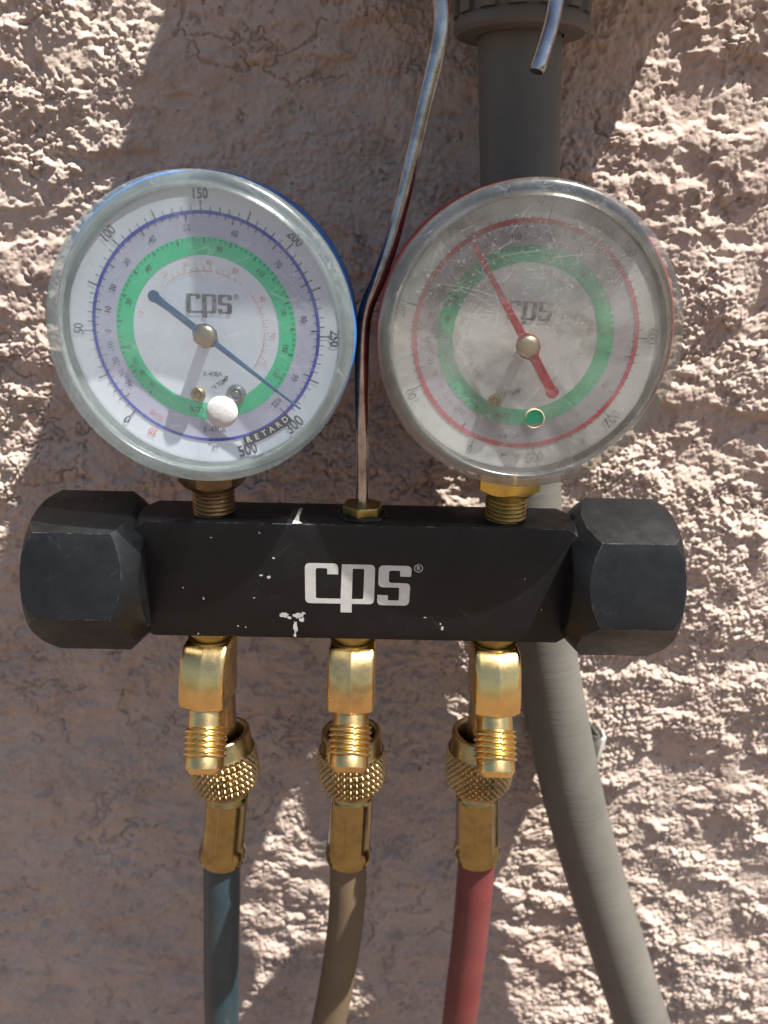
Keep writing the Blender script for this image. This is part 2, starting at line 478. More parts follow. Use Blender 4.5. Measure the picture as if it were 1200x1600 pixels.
# ---------------------------------------------------------------- unseen disconnect box above, added and sized to cast shade across the wall
GREYBOX = mat_simple('grey_paint', (.34, .34, .32), .5, 0, (.27, .27, .26), 40)
bl = P(262, -8, WALL); br_ = P(1098, -8, WALL)
BZ = 84.0; BD = 106.0
BH = 150.0
bx0, bx1 = bl.x + LV * BH, br_.x + 4
bb = Vector(((bx0 + bx1) / 2, WALL - BD / 2, BZ))
box = thing('added_shade_box', 'unseen grey disconnect box added above the gauges to shade the wall', 'added shade box', bb)
m = MB(); m.box(bx0 + 4, bx1 - 4, WALL - BD + 22, WALL + 1, BZ + 2, BZ + BH - 2); build(m, 'box_body', GREYBOX, box, bb, 30, 2)
m = MB(); m.box(bx0, bx1, WALL - BD, WALL - BD + 21.8, BZ, BZ + BH); build(m, 'lid', GREYBOX, box, bb, 30, 3, 3)
m = MB(); m.tube([Vector((P(777, 0, 9).x - 7, 9, BZ + 4)), Vector((P(777, 0, 9).x - 7, 9, BZ - 9)), Vector((P(777, 0, 9).x + 7, 9, BZ - 9)), Vector((P(777, 0, 9).x + 7, 9, BZ + 4))], 1.4, 12)
build(m, 'padlock_staple', CHROME, box, bb)

# ---------------------------------------------------------------- conduit on the wall
COND = Mat('conduit_plastic')
cc = COND.mix(COND.ramp(COND.noise(40, 4, .6), [(.3, 0), (.7, 1)]), (.096, .091, .078), (.130, .123, .106))
COND.col(cc); COND.set(Roughness=.55, Specular_IOR_Level=.4)
COND.bump(COND.noise(240, 4, .6, 0, 'Object', (.12, .12, 3)), .15, .8); COND = COND.m
cy = 59.0
cbase = P(813, 60, cy)
con = thing('electrical_conduit', 'thick grey flexible conduit running down the stucco behind the right gauge', 'conduit', cbase)
pts = [P(812, -60, cy), P(812, 120, cy), P(812, 300, cy), P(813, 500, cy), P(818, 700, cy), P(829, 860, cy), P(847, 1000, cy), P(871, 1130, cy),
       P(907, 1290, cy - 2), P(955, 1450, cy - 4), P(1004, 1600, cy - 7), P(1075, 1800, cy - 12), P(1200, 2100, cy - 20)]
path = spline(pts, 40)
rings = []
L = 0
m = MB()
path2 = []
for i, p in enumerate(path): path2.append(p)
m.tube(path2, lambda t: 12.9 + .03 * math.sin(t * 480 * math.pi * .9), 56)
build(m, 'conduit_tube', COND, con, cbase, 60)
top = P(812, 52, cy)
ctop = Vector((top.x, cy - 2, top.z))
M0 = frame(ctop, (0, 0, 1))
DARKPL = mat_simple('connector_plastic', (.13, .12, .10), .6, 0, (.10, .092, .078), 60, .06)
m = MB(); m.lathe([(13.2, -1.5), (19.5, -1.2), (20.6, 0), (20.6, 2.2), (19.6, 3.4), (13.2, 3.5)], M0, 72); m.lathe([(13.2, 3.4), (13.2, -1.4)], M0, 72)
build(m, 'connector_collar', DARKPL, con, cbase, 40)
m = MB()
def ribs(a, h):
    q = (a * 14 / math.pi / 2) % 1; d = abs(q - .5) * 2
    return 19.2 + 1.6 * (1 if d > .35 else 0)
us = sorted([k * 2 * math.pi / 14 + o for k in range(14) for o in (.001, .07, .1449, .147, .22, .30, .3013, .37)])
m.fn(ribs, us, [3.5, 5, 18, 30], M0); build(m, 'connector_nut', DARKPL, con, cbase, 25)
# bracket behind the conduit
sp = P(868, 1140, 73.5)
st = thing('pipe_strap', 'pale bent metal strap with an ear showing each side of the conduit', 'strap', sp)
STRAP = mat_simple('painted_strap', (.42, .41, .36), .5, 0, (.33, .32, .29), 80, .05)
m = MB()
pr = [(-27, 9), (-25.5, 3.8), (-15, 3.5), (-14, 0), (14, 0), (12.2, 3.5), (14.0, 10), (16.4, 12.5), (19.0, 10), (18.8, 3), (17.8, 3.2), (17.6, 9.4), (16.3, 10.8), (15.2, 9.2), (13.4, 2.6), (15.4, -1.4), (-15.4, -1.4), (-16.6, 2.0), (-26.6, 2.2), (-28.2, 9)]
m.prism([(-a_, b_) for a_, b_ in pr], -6, 6, frame(sp, (0.15, 0, 1))); m.box(-7, 7, -WALL + 73.5, -1.5, -6, 6, frame(sp, (0.15, 0, 1)))
build(m, 'strap_band', STRAP, st, sp, 30, .4)
ms = MB(); s_at = P(831, 1150, 66); ms.lathe([(0.01, 3.2), (2.6, 2.9), (4.2, 1.4), (4.4, 0), (1.5, 0), (1.5, -18)], frame(s_at, (0, -1, 0)), 24); build(ms, 'screw', mat_simple('dull_screw', (.4, .4, .38), .4, 1), st, sp)

# ---------------------------------------------------------------- the gauge set
ROLL = R(1.25)
AX = Vector((math.cos(ROLL), 0, -math.sin(ROLL)))      # along the block
UPV = Vector((math.sin(ROLL), 0, math.cos(ROLL)))
MY = 9.5
bc = P(556, 912, 0); bc.y = MY
root = thing('manifold_gauge_set', 'black two valve refrigerant manifold with two round gauges hanging in front of the stucco', 'gauge set', Vector((bc.x, MY, bc.z - 20)))
RB = Vector((bc.x, MY, bc.z - 20))

def end_turned(poly, prof, M, n=128):
    a = MB(); hs = [h for r, h in prof]
    a.prism(poly, min(hs) - 3, max(hs) + 3, M)
    b = MB(); b.lathe(prof, M, n, True)
    A = a.mesh('a', RB, 0); B = b.mesh('b', RB, 0)
    return intersect(A, B)

def finish(me, bevel=.25, smooth=22):
    bm = bmesh.new(); bm.from_mesh(me)
    bmesh.ops.remove_doubles(bm, verts=bm.verts, dist=2e-6)
    bmesh.ops.dissolve_limit(bm, angle_limit=R(.6), verts=bm.verts, edges=bm.edges)
    es = [e for e in bm.edges if len(e.link_faces) == 2 and e.calc_face_angle(0) > R(20)]
    if bevel: bmesh.ops.bevel(bm, geom=es, offset=bevel * MM, segments=2, affect='EDGES', profile=.5, clamp_overlap=True)
    bm.to_mesh(me); bm.free(); me.shade_smooth(); me.set_sharp_from_angle(angle=R(smooth)); return me

# block: local z along AX, local y toward viewer
HB, DB = 19.3, MY
MBK = frame(bc, AX)
rect = [(-HB, -DB), (HB, -DB), (HB, DB), (-HB, DB)]
# local x = y cross z ; up/down symmetric
LB = 72.0
me = end_turned(rect, [(15.5, -LB), (16.5, -LB + .5), (22.5, -LB + 10), (22.5, LB - 10), (16.5, LB - .5), (15.5, LB)], MBK, 160)
block = new_obj('valve_block', finish(me, .28), BLACK, root)

# lettering on the front of the block (8 bit crop of the logo, 4.615 px per picture px)
def rp(pts, n=5):
    """pts: (x, y, r) -> rounded polygon"""
    out = []; N = len(pts)
    for i, (x, y, r) in enumerate(pts):
        p = Vector((x, y)); a = Vector(pts[i - 1][:2]); b = Vector(pts[(i + 1) % N][:2])
        if r <= 0: out.append((x, y)); continue
        da = (a - p).normalized(); db = (b - p).normalized()
        p0 = p + da * r; p1 = p + db * r
        for k in range(n + 1):
            t = k / n; q = p0 * (1 - t) ** 2 + p * (2 * t * (1 - t)) + p1 * t * t; out.append((q.x, q.y))
    return out
C_L = rp([(170, 175, 38), (408, 175, 38), (408, 260, 0), (330, 260, 0), (330, 213, 14), (247, 213, 18), (247, 452, 14), (426, 452, 0), (426, 492, 0), (170, 492, 38)])
P_OUT = rp([(434, 180, 0), (672, 180, 38), (668, 492, 38), (507, 492, 0), (507, 562, 0), (426, 562, 0), (426, 492, 0), (426, 452, 0)])
P_IN = rp([(512, 213, 0), (595, 213, 14), (590, 452, 14), (507, 452, 0)])
S_L = rp([(698, 183, 38), (934, 183, 38), (930, 268, 0), (852, 268, 0), (852, 222, 12), (772, 222, 18), (772, 318, 18), (928, 320, 38), (922, 498, 38), (690, 498, 38), (692, 415, 0), (768, 418, 0), (768, 458, 12), (848, 458, 14), (848, 355, 14), (696, 355, 38)])
def logo(mb, M, s, h=0, cx=551, cyy=350):
    for loops in ([C_L], [P_OUT, P_IN], [S_L]):
        mb.flat([[((x - cx) * s, (cyy - y) * s) for x, y in l] for l in loops], M, h)
FRONT = Matrix((AX, UPV, Vector((0, -1, 0)))).transposed().to_4x4()   # local x right, y up, z to the viewer
def front_at(p, y=None):
    M = FRONT.copy(); M.translation = Vector((p.x, p.y if y is None else y, p.z)); return M
lp = P(440 + 551 / 4.615, 840 + 350 / 4.615, 0)
k1 = P(475, 920, 0); k2 = P(645, 920, 0); s_logo = (k2.x - k1.x) / (170 * 4.615)
mb = MB(); logo(mb, front_at(lp, -.06), s_logo); build(mb, 'logo_lettering', WHITE_INK, block, RB, 0)
mr = MB(); rp_ = P(654, 888, 0); MR = front_at(rp_, -.06)
a1 = [(1.35 * math.cos(t * math.pi / 16), 1.35 * math.sin(t * math.pi / 16)) for t in range(32)]
a2 = [(1.12 * math.cos(t * math.pi / 16), 1.12 * math.sin(t * math.pi / 16)) for t in range(32)]
mr.flat([a1, a2], MR); add_text(mr, 'R', 1.9, MR); build(mr, 'registered_mark', WHITE_INK, block, RB, 0)
# paint chipped to bare metal
CHIP = mat_simple('bare_metal', (.52, .51, .49), .45, 0, (.36, .36, .35), 900, .05)
mc = MB()
def chip(u, v, w_, h_, n=18, jag=.45, y=-.05):
    c = P(u, v, y); M = front_at(c, y); sx = w_ / 4.9; sz = h_ / 4.9
    pts = []
    for i in range(n):
        a = 2 * math.pi * i / n; r = 1 - jag * random.random()
        pts.append((math.cos(a) * r * sx / 2, math.sin(a) * r * sz / 2))
    mc.flat([pts], M)
for u, v, w_, h_ in [(444, 961, 16, 10), (452, 965, 8, 6), (466, 962, 22, 12), (471, 968, 10, 12), (462, 980, 8, 24), (461, 992, 5, 9), (474, 958, 8, 5),
                     (408, 899, 7, 3), (420, 902, 7, 6), (427, 872, 5, 4), (397, 934, 4, 2), (372, 978, 3, 4), (310, 990, 3, 3), (691, 982, 5, 9), (688, 975, 3, 4), (664, 965, 6, 3), (846, 953, 2, 3),
                     (286, 918, 2, 4), (330, 840, 5, 2), (384, 980, 2, 3), (318, 935, 3, 5), (820, 905, 2, 2)]:
    chip(u, v, w_, h_)
build(mc, 'paint_chips', CHIP, block, RB, 0, kind='stuff')
# bright nick on the top edge
def nick(u0, v0, u1, v1, w_):
    mn = MB(); a = P(u0, v0, -.02); ztop = (bc + UPV * HB - AX * ((bc.x - a.x))).z
    base = Vector((a.x, 0, ztop))
    pts = [(-w_, 0), (w_ * 1.9, .3), (w_ * .9, 2), (w_ * .5, 6), (w_ * .9, 14), (-w_ * .3, 14), (-w_ * .4, 7), (-w_ * .9, 2)]
    vs = [Vector((base.x + x, y + .2, base.z + .05 - x * math.sin(ROLL))) for x, y in pts]
    mn.add(vs, [tuple(range(len(vs)))]); build(mn, 'scraped_edge', CHIP, block, RB, 0)
nick(462, 825, 470, 790, 1.0)

# ---- valve knobs
def knob(u_out, u_in, vmid, rot, sgn, nm_lbl):
    zc = (bc + AX * ((P((u_out + u_in) / 2, vmid, 0).x - bc.x))).z
    x_out = P(u_out, vmid, -6).x; x_in = P(u_in, vmid, -6).x
    c = Vector((x_in, MY, (bc + AX * (x_in - bc.x)).z - (1.4 if sgn < 0 else .4)))
    L_ = abs(x_out - x_in)
    ax = AX * sgn
    M = frame(c, ax, Vector((0, -math.cos(rot), math.sin(rot))))
    Rc = 25.3
    hexp = [(Rc * math.cos(math.pi / 6 + k * math.pi / 3 + math.pi / 6), Rc * math.sin(math.pi / 6 + k * math.pi / 3 + math.pi / 6)) for k in range(6)]
    prof = [(17.5, 0), (18.2, .4), (26.4, 8.5), (26.4, L_ - 7), (25.2, L_ - 4.2), (22.8, L_ - 1.2), (20.5, L_)]
    me = end_turned(hexp, prof, M, 160)
    kn = new_obj('valve_knob', finish(me, .35), BLACK, root)
    m = MB(); m.lathe([(8.8, -4), (8.8, 1)], M, 48, True); build(m, 'knob_neck', BLACK, kn, RB)
    return kn
knob(38, 218, 890, R(19), -1, 'left')
knob(1066, 893, 905, R(17), 1, 'right')

# ---- brass threads and hexes between gauges and block
def topz(x): return (bc + UPV * HB + AX * (x - bc.x)).z
def threads(mb, M, r, h0, h1, pitch, depth, n=48, per=10):
    hs = []; k = int((h1 - h0) / pitch * per)
    hs = [h0 + (h1 - h0) * i / k for i in range(k + 1)]
    us = [2 * math.pi * i / n for i in range(n)]
    def f(a, h):
        t = ((h - h0) / pitch + a / (2 * math.pi)) % 1; tri = abs(t - .5) * 2
        return r - depth * (1 - min(1, tri * 1.35))
    mb.fn(f, us, hs, M)
def hexpts(r, rot=0): return [(r * math.cos(rot + k * math.pi / 3), r * math.sin(rot + k * math.pi / 3)) for k in range(6)]

DARKB = mat_brass('dark_brass', (.16, .11, .06), .42, .7, (.04, .03, .022))
def stem(part_parent, x, zbase, ztop, mat, thr_mat, rot):
    M = frame(Vector((x, MY, zbase)), UPV)
    m = MB(); threads(m, M, 6.4, -1.5, 8.2, 1.35, .55); build(m, 'stem_thread', thr_mat, part_parent, RB, 40)
    H = ztop - zbase; a = MB(); a.prism(hexpts(10.4, rot), 7, H + 2, M)
    b = MB(); b.lathe([(6.6, 7.6), (10.5, 10.6), (10.5, H)], M, 96, True)
    me = intersect(a.mesh('a', RB, 0), b.mesh('b', RB, 0)); new_obj('stem_hex', finish(me, .3), mat, part_parent)

def circ(r, n=96, cx=0, cy_=0): return [(cx + r * math.cos(2 * math.pi * k / n), cy_ + r * math.sin(2 * math.pi * k / n)) for k in range(n)]
def polar(r, deg): a = R(deg); return (r * math.sin(a), r * math.cos(a))

def gauge(u, v, spec):
    c = P(u, v, -9.8)
    tilt = Matrix.Rotation(spec.get('yaw', 0), 4, 'Z') @ Matrix.Rotation(spec.get('nod', 0), 4, 'X')
    # local x right, y up, z out of the face; origin centre of lens front
    G = Matrix.Translation(c) @ tilt @ FRONT @ Matrix.Scale(spec['size'], 4)
    def S(r=0, h=0): return G
    part = bpy.data.objects.new('pressure_gauge', None); sc.collection.objects.link(part); part.parent = root
    part.empty_display_size = .02; part['label'] = spec['label']
    # coloured case behind
    m = MB(); m.lathe([(.01, -30), (36, -30), (39.2, -28.6), (40.3, -26), (40.5, -10.4), (39.9, -9.2), (38.4, -9.1), (38.2, -12), (.01, -12)], G, 128)
    build(m, 'gauge_case', spec['case'], part, RB, 40)
    m = MB(); m.flat([circ(39.7, 128), circ(36.6, 128)], G, -9.05); build(m, 'gasket', spec['gasket'], part, RB, 0)
    # dial
    m = MB(); m.flat([circ(36.9, 128)], G, -9.6); build(m, 'dial_face', spec['dial'], part, RB, 0)
    k = 1.035
    def ring(name, r0, r1, h, mat, a0=None, a1=None):
        m = MB(); m.flat([circ(r1 * k, 128), circ(r0 * k, 128)], G, h); return build(m, name, mat, part, RB, 0)
    ring('temperature_band', spec['grn'][1], spec['main'] - .2, -9.55, spec['bandmat'])
    ring('green_band', spec['grn'][0], spec['grn'][1], -9.5, spec['green'])
    ring('scale_circle', spec['main'] - spec.get('ringw', .42), spec['main'] + spec.get('ringw', .42), -9.45, spec['ringmat'])
    # tick marks
    tk = MB()
    def tick(deg, r0, r1, wd, mb=tk):
        a = R(deg); d = Vector((math.sin(a), math.cos(a))); n = Vector((d.y, -d.x))
        q = [d * (r0 * k) + n * wd / 2, d * (r1 * k) + n * wd / 2, d * (r1 * k) - n * wd / 2, d * (r0 * k) - n * wd / 2]
        mb.add([G @ Vector((p.x, p.y, -9.40)) for p in q], [(0, 1, 2, 3)])
    for (d0, d1, n_, big, r0, rs, rb) in spec['ticks']:
        for i in range(n_ + 1):
            dg = d0 + (d1 - d0) * i / n_
            tick(dg, r0, rb if i % big == 0 else rs, .42 if i % big == 0 else .26)
    build(tk, 'tick_marks', spec['ink'], part, RB, 0, kind='stuff')
    # numerals
    def texts(name, items, mat, single=False):
        if single:
            for it in items:
                m = MB(); s, deg, r, size = it; x, y = polar(r * k, deg)
                add_text(m, s, size, G @ Matrix.Translation((x, y, 0)) @ Matrix.Rotation(-R(deg), 4, 'Z'), -9.38, .82)
                build(m, name, mat, part, RB, 0)
            return
        m = MB()
        for s, deg, r, size in items:
            x, y = polar(r * k, deg)
            add_text(m, s, size, G @ Matrix.Translation((x, y, 0)) @ Matrix.Rotation(-R(deg), 4, 'Z'), -9.38, .82)
        build(m, name, mat, part, RB, 0, kind='stuff')
    texts('outer_numeral', spec['outer'], spec['num'], True)
    texts('inner_numerals', spec['inner'], spec['ink'])
    texts('orange_numerals', spec['orange'], spec['orangemat'])
    m = MB()
    for a0, a1 in spec['orange_arc']:
        n_ = int((a1 - a0) / 3)
        for i in range(n_):
            if random.random() < .12: continue
            q0, q1 = a0 + (a1 - a0) * i / n_, a0 + (a1 - a0) * (i + 1) / n_
            p = [polar(rr * k, q) for rr, q in ((15.0, q0), (15.22, q0), (15.22, q1), (15.0, q1))]
            m.add([G @ Vector((x, y, -9.41)) for x, y in p], [(0, 1, 2, 3)])
            if i % 2 == 0: tick(q0, 15.2, 16.3, .18, m)
    build(m, 'orange_scale', spec['orangemat'], part, RB, 0, kind='stuff')
    m = MB()
    for s, x, y, size, rot in spec['words']:
        add_text(m, s, size, G @ Matrix.Translation((x * k, y * k, 0)) @ Matrix.Rotation(rot, 4, 'Z'), -9.37, .9)
    build(m, 'dial_wording', spec['ink'], part, RB, 0)
    if spec.get('red'):
        m = MB()
        for s, deg, r, size in spec['red']:
            x, y = polar(r * k, deg)
            add_text(m, s, size, G @ Matrix.Translation((x, y, 0)) @ Matrix.Rotation(-R(deg), 4, 'Z'), -9.37, .8)
        tick(210, 29.6, 31, .25, m); build(m, 'red_numerals', spec['redink'], part, RB, 0)
    m = MB(); logo(m, G @ Matrix.Translation((spec['logo'][0], spec['logo'][1], 0)), 12.2 / 762, -9.36)
    rm = G @ Matrix.Translation((spec['logo'][0] + 7.3, spec['logo'][1] + 2.2, 0)); m.flat([circ(.7, 20), circ(.55, 20)], rm, -9.36); add_text(m, 'R', .95, rm, -9.36)
    build(m, 'dial_logo', spec['logomat'], part, RB, 0)
    if spec.get('retard'):
        a0, a1 = spec['retard']
        m = MB(); n_ = 14; ang = [a0 + (a1 - a0) * i / n_ for i in range(n_ + 1)]
        pts = [polar(31.9 * k, a) for a in ang] + [polar(29.3 * k, a) for a in reversed(ang)]
        m.flat([pts], G, -9.34); build(m, 'retard_band', mat_simple('black_ink', (.02, .02, .022), .6), part, RB, 0)
        m = MB()
        for i, ch in enumerate('RETARD'):
            dg = a1 - 2.6 - (a1 - a0 - 5.2) * (i / 5)
            x, y = polar(30.6 * k, dg); add_text(m, ch, 2.35, G @ Matrix.Translation((x, y, 0)) @ Matrix.Rotation(-R(dg) + math.pi, 4, 'Z'), -9.30)
        build(m, 'retard_lettering', mat_simple('white_ink', (.7, .7, .7), .6), part, RB, 0)
    # screws holding the movement
    for sx, sy, r, smat in spec['screws']:
        m = MB(); m.lathe([(.01, .9), (r * .35, .95), (r * .45, .6), (r * .7, 1.0), (r, .5), (r, -.2)], G @ Matrix.Translation((sx, sy, -9.3)), 28)
        build(m, 'dial_screw', smat, part, RB, 40)
    # pointer
    hx, hy = spec['hub']
    D = Matrix.Translation((hx, hy, 0)) @ Matrix.Rotation(-R(spec['needle']), 4, 'Z')
    tl, ln, wt, tipw = spec['tail'], spec['len'], spec['wt'], spec['tip']
    out = [(-tipw / 2, ln), (tipw / 2, ln), (wt * .42, 3.6), (2.9, 1.6), (3.2, 0), (2.9, -1.8), (wt * .5, -3.6), (wt * .5, -tl + 3.4)] + \
          [(spec['blob'] * math.cos(a), -tl + spec['blob'] * math.sin(a)) for a in [R(40 - 26 * i) for i in range(11)]] + \
          [(-wt * .5, -tl + 3.4), (-wt * .5, -3.6), (-2.9, -1.8), (-3.2, 0), (-2.9, 1.6), (-wt * .42, 3.6)]
    m = MB(); m.prism(out, -5.6, -5.1, G @ D); build(m, 'needle', spec['needlemat'], part, RB, 0, .1)
    m = MB(); m.lathe([(.01, -3.5), (1.2, -3.55), (2.5, -3.9), (3.0, -4.6), (3.0, -5.0), (1.6, -5.0), (1.6, -9.5)], G @ Matrix.Translation((hx, hy, 0)), 40)
    build(m, 'needle_hub', spec['hubmat'], part, RB, 40)
    # window and its thick rim
    loops = [circ(35.9, 128)]
    if spec.get('hole'):
        a, b, r = spec['hole']; loops.append(circ(r, 40, a, b))
    m = MB(); m.flat(loops, G, -.9)
    m.flat(loops, G, -2.3)
    ls = build(m, 'lens', spec['lens'], part, RB, 0)
    m = MB()
    prof = [(35.9, -2.3), (35.9, -.9), (36.0, -.3), (36.25, -.05), (36.6, 0), (37.8, -.12), (39.1, -.5), (39.8, -1.2), (40.1, -2.6), (40.2, -9.0), (38.9, -9.2), (38.2, -8.8), (37.5, -4.2), (36.8, -2.8), (35.9, -2.3)]
    m.lathe(prof, G, 160)
    build(m, 'lens_rim', spec['rim'], part, RB, 50)
    m = MB(); rs = random.Random(spec['sseed'])
    for i in range(spec['nscr']):
        if spec['sseed'] == 2 and rs.random() < .7: a = R(rs.uniform(-70, 70)); rr_ = 35 * rs.random() ** .45
        else: a = rs.uniform(0, 6.28); rr_ = 35 * math.sqrt(rs.random())
        x0, y0 = rr_ * math.sin(a), rr_ * math.cos(a); d = rs.gauss(.5, .5) if rs.random() < .6 else rs.uniform(0, 3.14)
        ln = min(22, .25 + rs.paretovariate(1.25) * .5); wd = rs.uniform(.012, .04) * (2.4 if ln < .9 else 1); bend = rs.uniform(-.3, .3)
        L_, R_ = [], []
        for j in range(7):
            t = j / 6 - .5; dd = d + bend * t * 2
            x = x0 + math.cos(dd) * t * ln; y = y0 + math.sin(dd) * t * ln
            w2 = wd * (1 - (2 * t) ** 2) + .004
            if x * x + y * y > 35.7 ** 2: continue
            L_.append((x - math.sin(dd) * w2, y + math.cos(dd) * w2)); R_.append((x + math.sin(dd) * w2, y - math.cos(dd) * w2))
        if len(L_) > 2:
            n_ = len(L_)
            m.add([G @ Vector((x, y, -.88)) for x, y in L_ + R_], [(j, j + 1, n_ + j + 1, n_ + j) for j in range(n_ - 1)])
    build(m, 'lens_scratches', spec['scrm'], part, RB, 0, kind='stuff')
    if spec.get('plug'):
        a, b = spec['plug']
        m = MB(); m.lathe([(.01, 1.25), (1.6, 1.2), (3.0, .95), (3.8, .6), (4.2, .1), (4.3, -1), (2.6, -1.1), (2.6, -3)], G @ Matrix.Translation((a, b, -.6)), 48)
        build(m, 'white_plug', mat_simple('white_rubber', (.50, .50, .48), .45, 0, (.58, .58, .57), 300, .1), part, RB, 40)
    else:
        a, b, r = spec['hole']
        m = MB(); m.lathe([(r, -.4), (r + .22, -.5), (r + .22, -.9)], G @ Matrix.Translation((a, b, 0)), 40)
        m.lathe([(r, -.4), (r, -2.5)], G @ Matrix.Translation((a, b, 0)), 40)
        build(m, 'lens_hole_edge', mat_simple('yellowed_edge', (.42, .36, .24), .4), part, RB, 40)
    return part, c, G

def dial_mat(name, c, c2):
    return mat_simple(name, c, .6, 0, c2, 40)
INK = mat_print('faded_black_ink', (.04, .045, .06), .5); NUM = mat_print('dark_numerals', (.05, .055, .07), .35)
INK2 = mat_print('very_faded_ink', (.06, .055, .055), .75); NUM2 = mat_print('faded_numerals', (.09, .09, .09), .8)
ORG = mat_print('orange_ink', (.75, .33, .17), .85); ORG2 = mat_print('faint_orange_ink', (.72, .42, .27), .95)
REDI = mat_print('red_ink', (.70, .14, .12), .6)
LOGO1 = mat_print('worn_logo_ink', (.05, .05, .055), .45); LOGO2 = mat_print('worn_logo_ink_pale', (.09, .085, .08), .7)
def scr_mat(name, a):
    m = Mat(name); m.set(Base_Color=(.85, .85, .83), Roughness=.6)
    tr = m.node('ShaderNodeBsdfTransparent'); mx = m.node('ShaderNodeMixShader'); mx.inputs[0].default_value = a
    m.link(tr.outputs[0], mx.inputs[1]); m.link(m.b.outputs[0], mx.inputs[2]); m.link(mx.outputs[0], m.out.inputs[0]); return m.m
left = dict(size=1.018, sseed=1, nscr=150, scrm=scr_mat('fine_scratch', .22), gasket=mat_simple('pale_gasket', (.34, .38, .37), .6, 0, (.16, .18, .18), 70),label='low side gauge with blue needle, blue scale circle and white plug in its window', yaw=0, nod=0,
    case=mat_simple('blue_case', (.03, .18, .52), .35, 0, (.02, .12, .40), 90, .05),
    dial=dial_mat('white_dial', (.80, .82, .86), (.74, .77, .83)),
    bandmat=mat_print('lilac_band', (.58, .57, .70), .15, 90), green=mat_print('green_band_ink', (.05, .66, .30), .06, 90),
    ringmat=mat_print('blue_ring_ink', (.04, .06, .45), .12), ink=INK, num=NUM, orangemat=ORG, redink=REDI, logomat=LOGO1, main=29.2, grn=(19.0, 23.4),
    ticks=[(223.5, 497, 60, 5, 29.4, 30.8, 32.0), (232, 497, 66, 6, 28.9, 28.0, 27.3), (224, 492, 78, 5, 23.2, 22.5, 21.9)],
    outer=[('0', 223.5, 32.9, 3.6), ('50', 270, 33.2, 3.6), ('100', 315, 33.2, 3.6), ('150', 0, 33.4, 3.6), ('200', 45, 33.2, 3.6), ('250', 92, 33.3, 3.6)],
    inner=[(s, d, 25.6, 2.3) for s, d in [('-40', 236), ('-30', 243), ('-20', 251), ('-10', 260), ('0', 269), ('10', 281), ('20', 294), ('30', 311), ('40', 331), ('50', 352), ('60', 19), ('70', 48), ('80', 82), ('90', 117), ('R22', 136)]] +
          [(s, d, 20.8, 2.0) for s, d in [('-30', 226), ('-20', 237), ('-10', 247), ('0', 258), ('20', 290), ('40', 318), ('90', 12), ('110', 44), ('120', 101), ('130', 120), ('10', 75)]],
    orange=[(s, d, 17.2, 1.9) for s, d in [('20', 325), ('30', 345), ('40', 5), ('50', 28), ('60', 60), ('70', 92), ('80', 118), ('-20', 250), ('0', 285), ('-40', 232)]],
    orange_arc=[(235, 262), (318, 490)],
    words=[('R-22', -3.7, -21.0, 2.3, 0), ('R-410A', .8, -26.4, 2.3, 0), ('psi', .8, -31.0, 1.9, 0), ('°F TEMP', 3.0, -13.6, 1.8, .65), ('R-408A', 1.0, -11.2, 1.9, 0)],
    red=[('30', 210.5, 31.6, 3.2), ('IN HG', 213, 26.8, 1.9)], retard=(136.5, 163.5), logo=(1.1, 7.0),
    screws=[(-3.2, -17.3, 2.0, BRASS_O), (7.3, -16.9, 2.6, mat_simple('zinc_screw', (.35, .36, .36), .4, 1, (.2, .2, .2), 300)), (1.9, -24.9, .8, mat_simple('steel_pin', (.4, .38, .34), .35, 1))],
    hub=(.5, -.7), needle=127.6, len=31.5, tail=16.3, wt=1.9, tip=.5, blob=1.6, needlemat=mat_simple('blue_needle', (.010, .085, .19), .4, 0, (.012, .055, .12), 300, .05),
    hubmat=mat_brass('hub_metal', (.36, .30, .20), .3, .5), lens=mat_lens('clear_lens', (.80, .84, .88), .01, .07, .05, .35, 0, .0), rim=mat_rim('clear_rim', (.90, .95, .945), .16),
    plug=(4.7, -20.2), hole=(4.6, -20.9, 2.9))
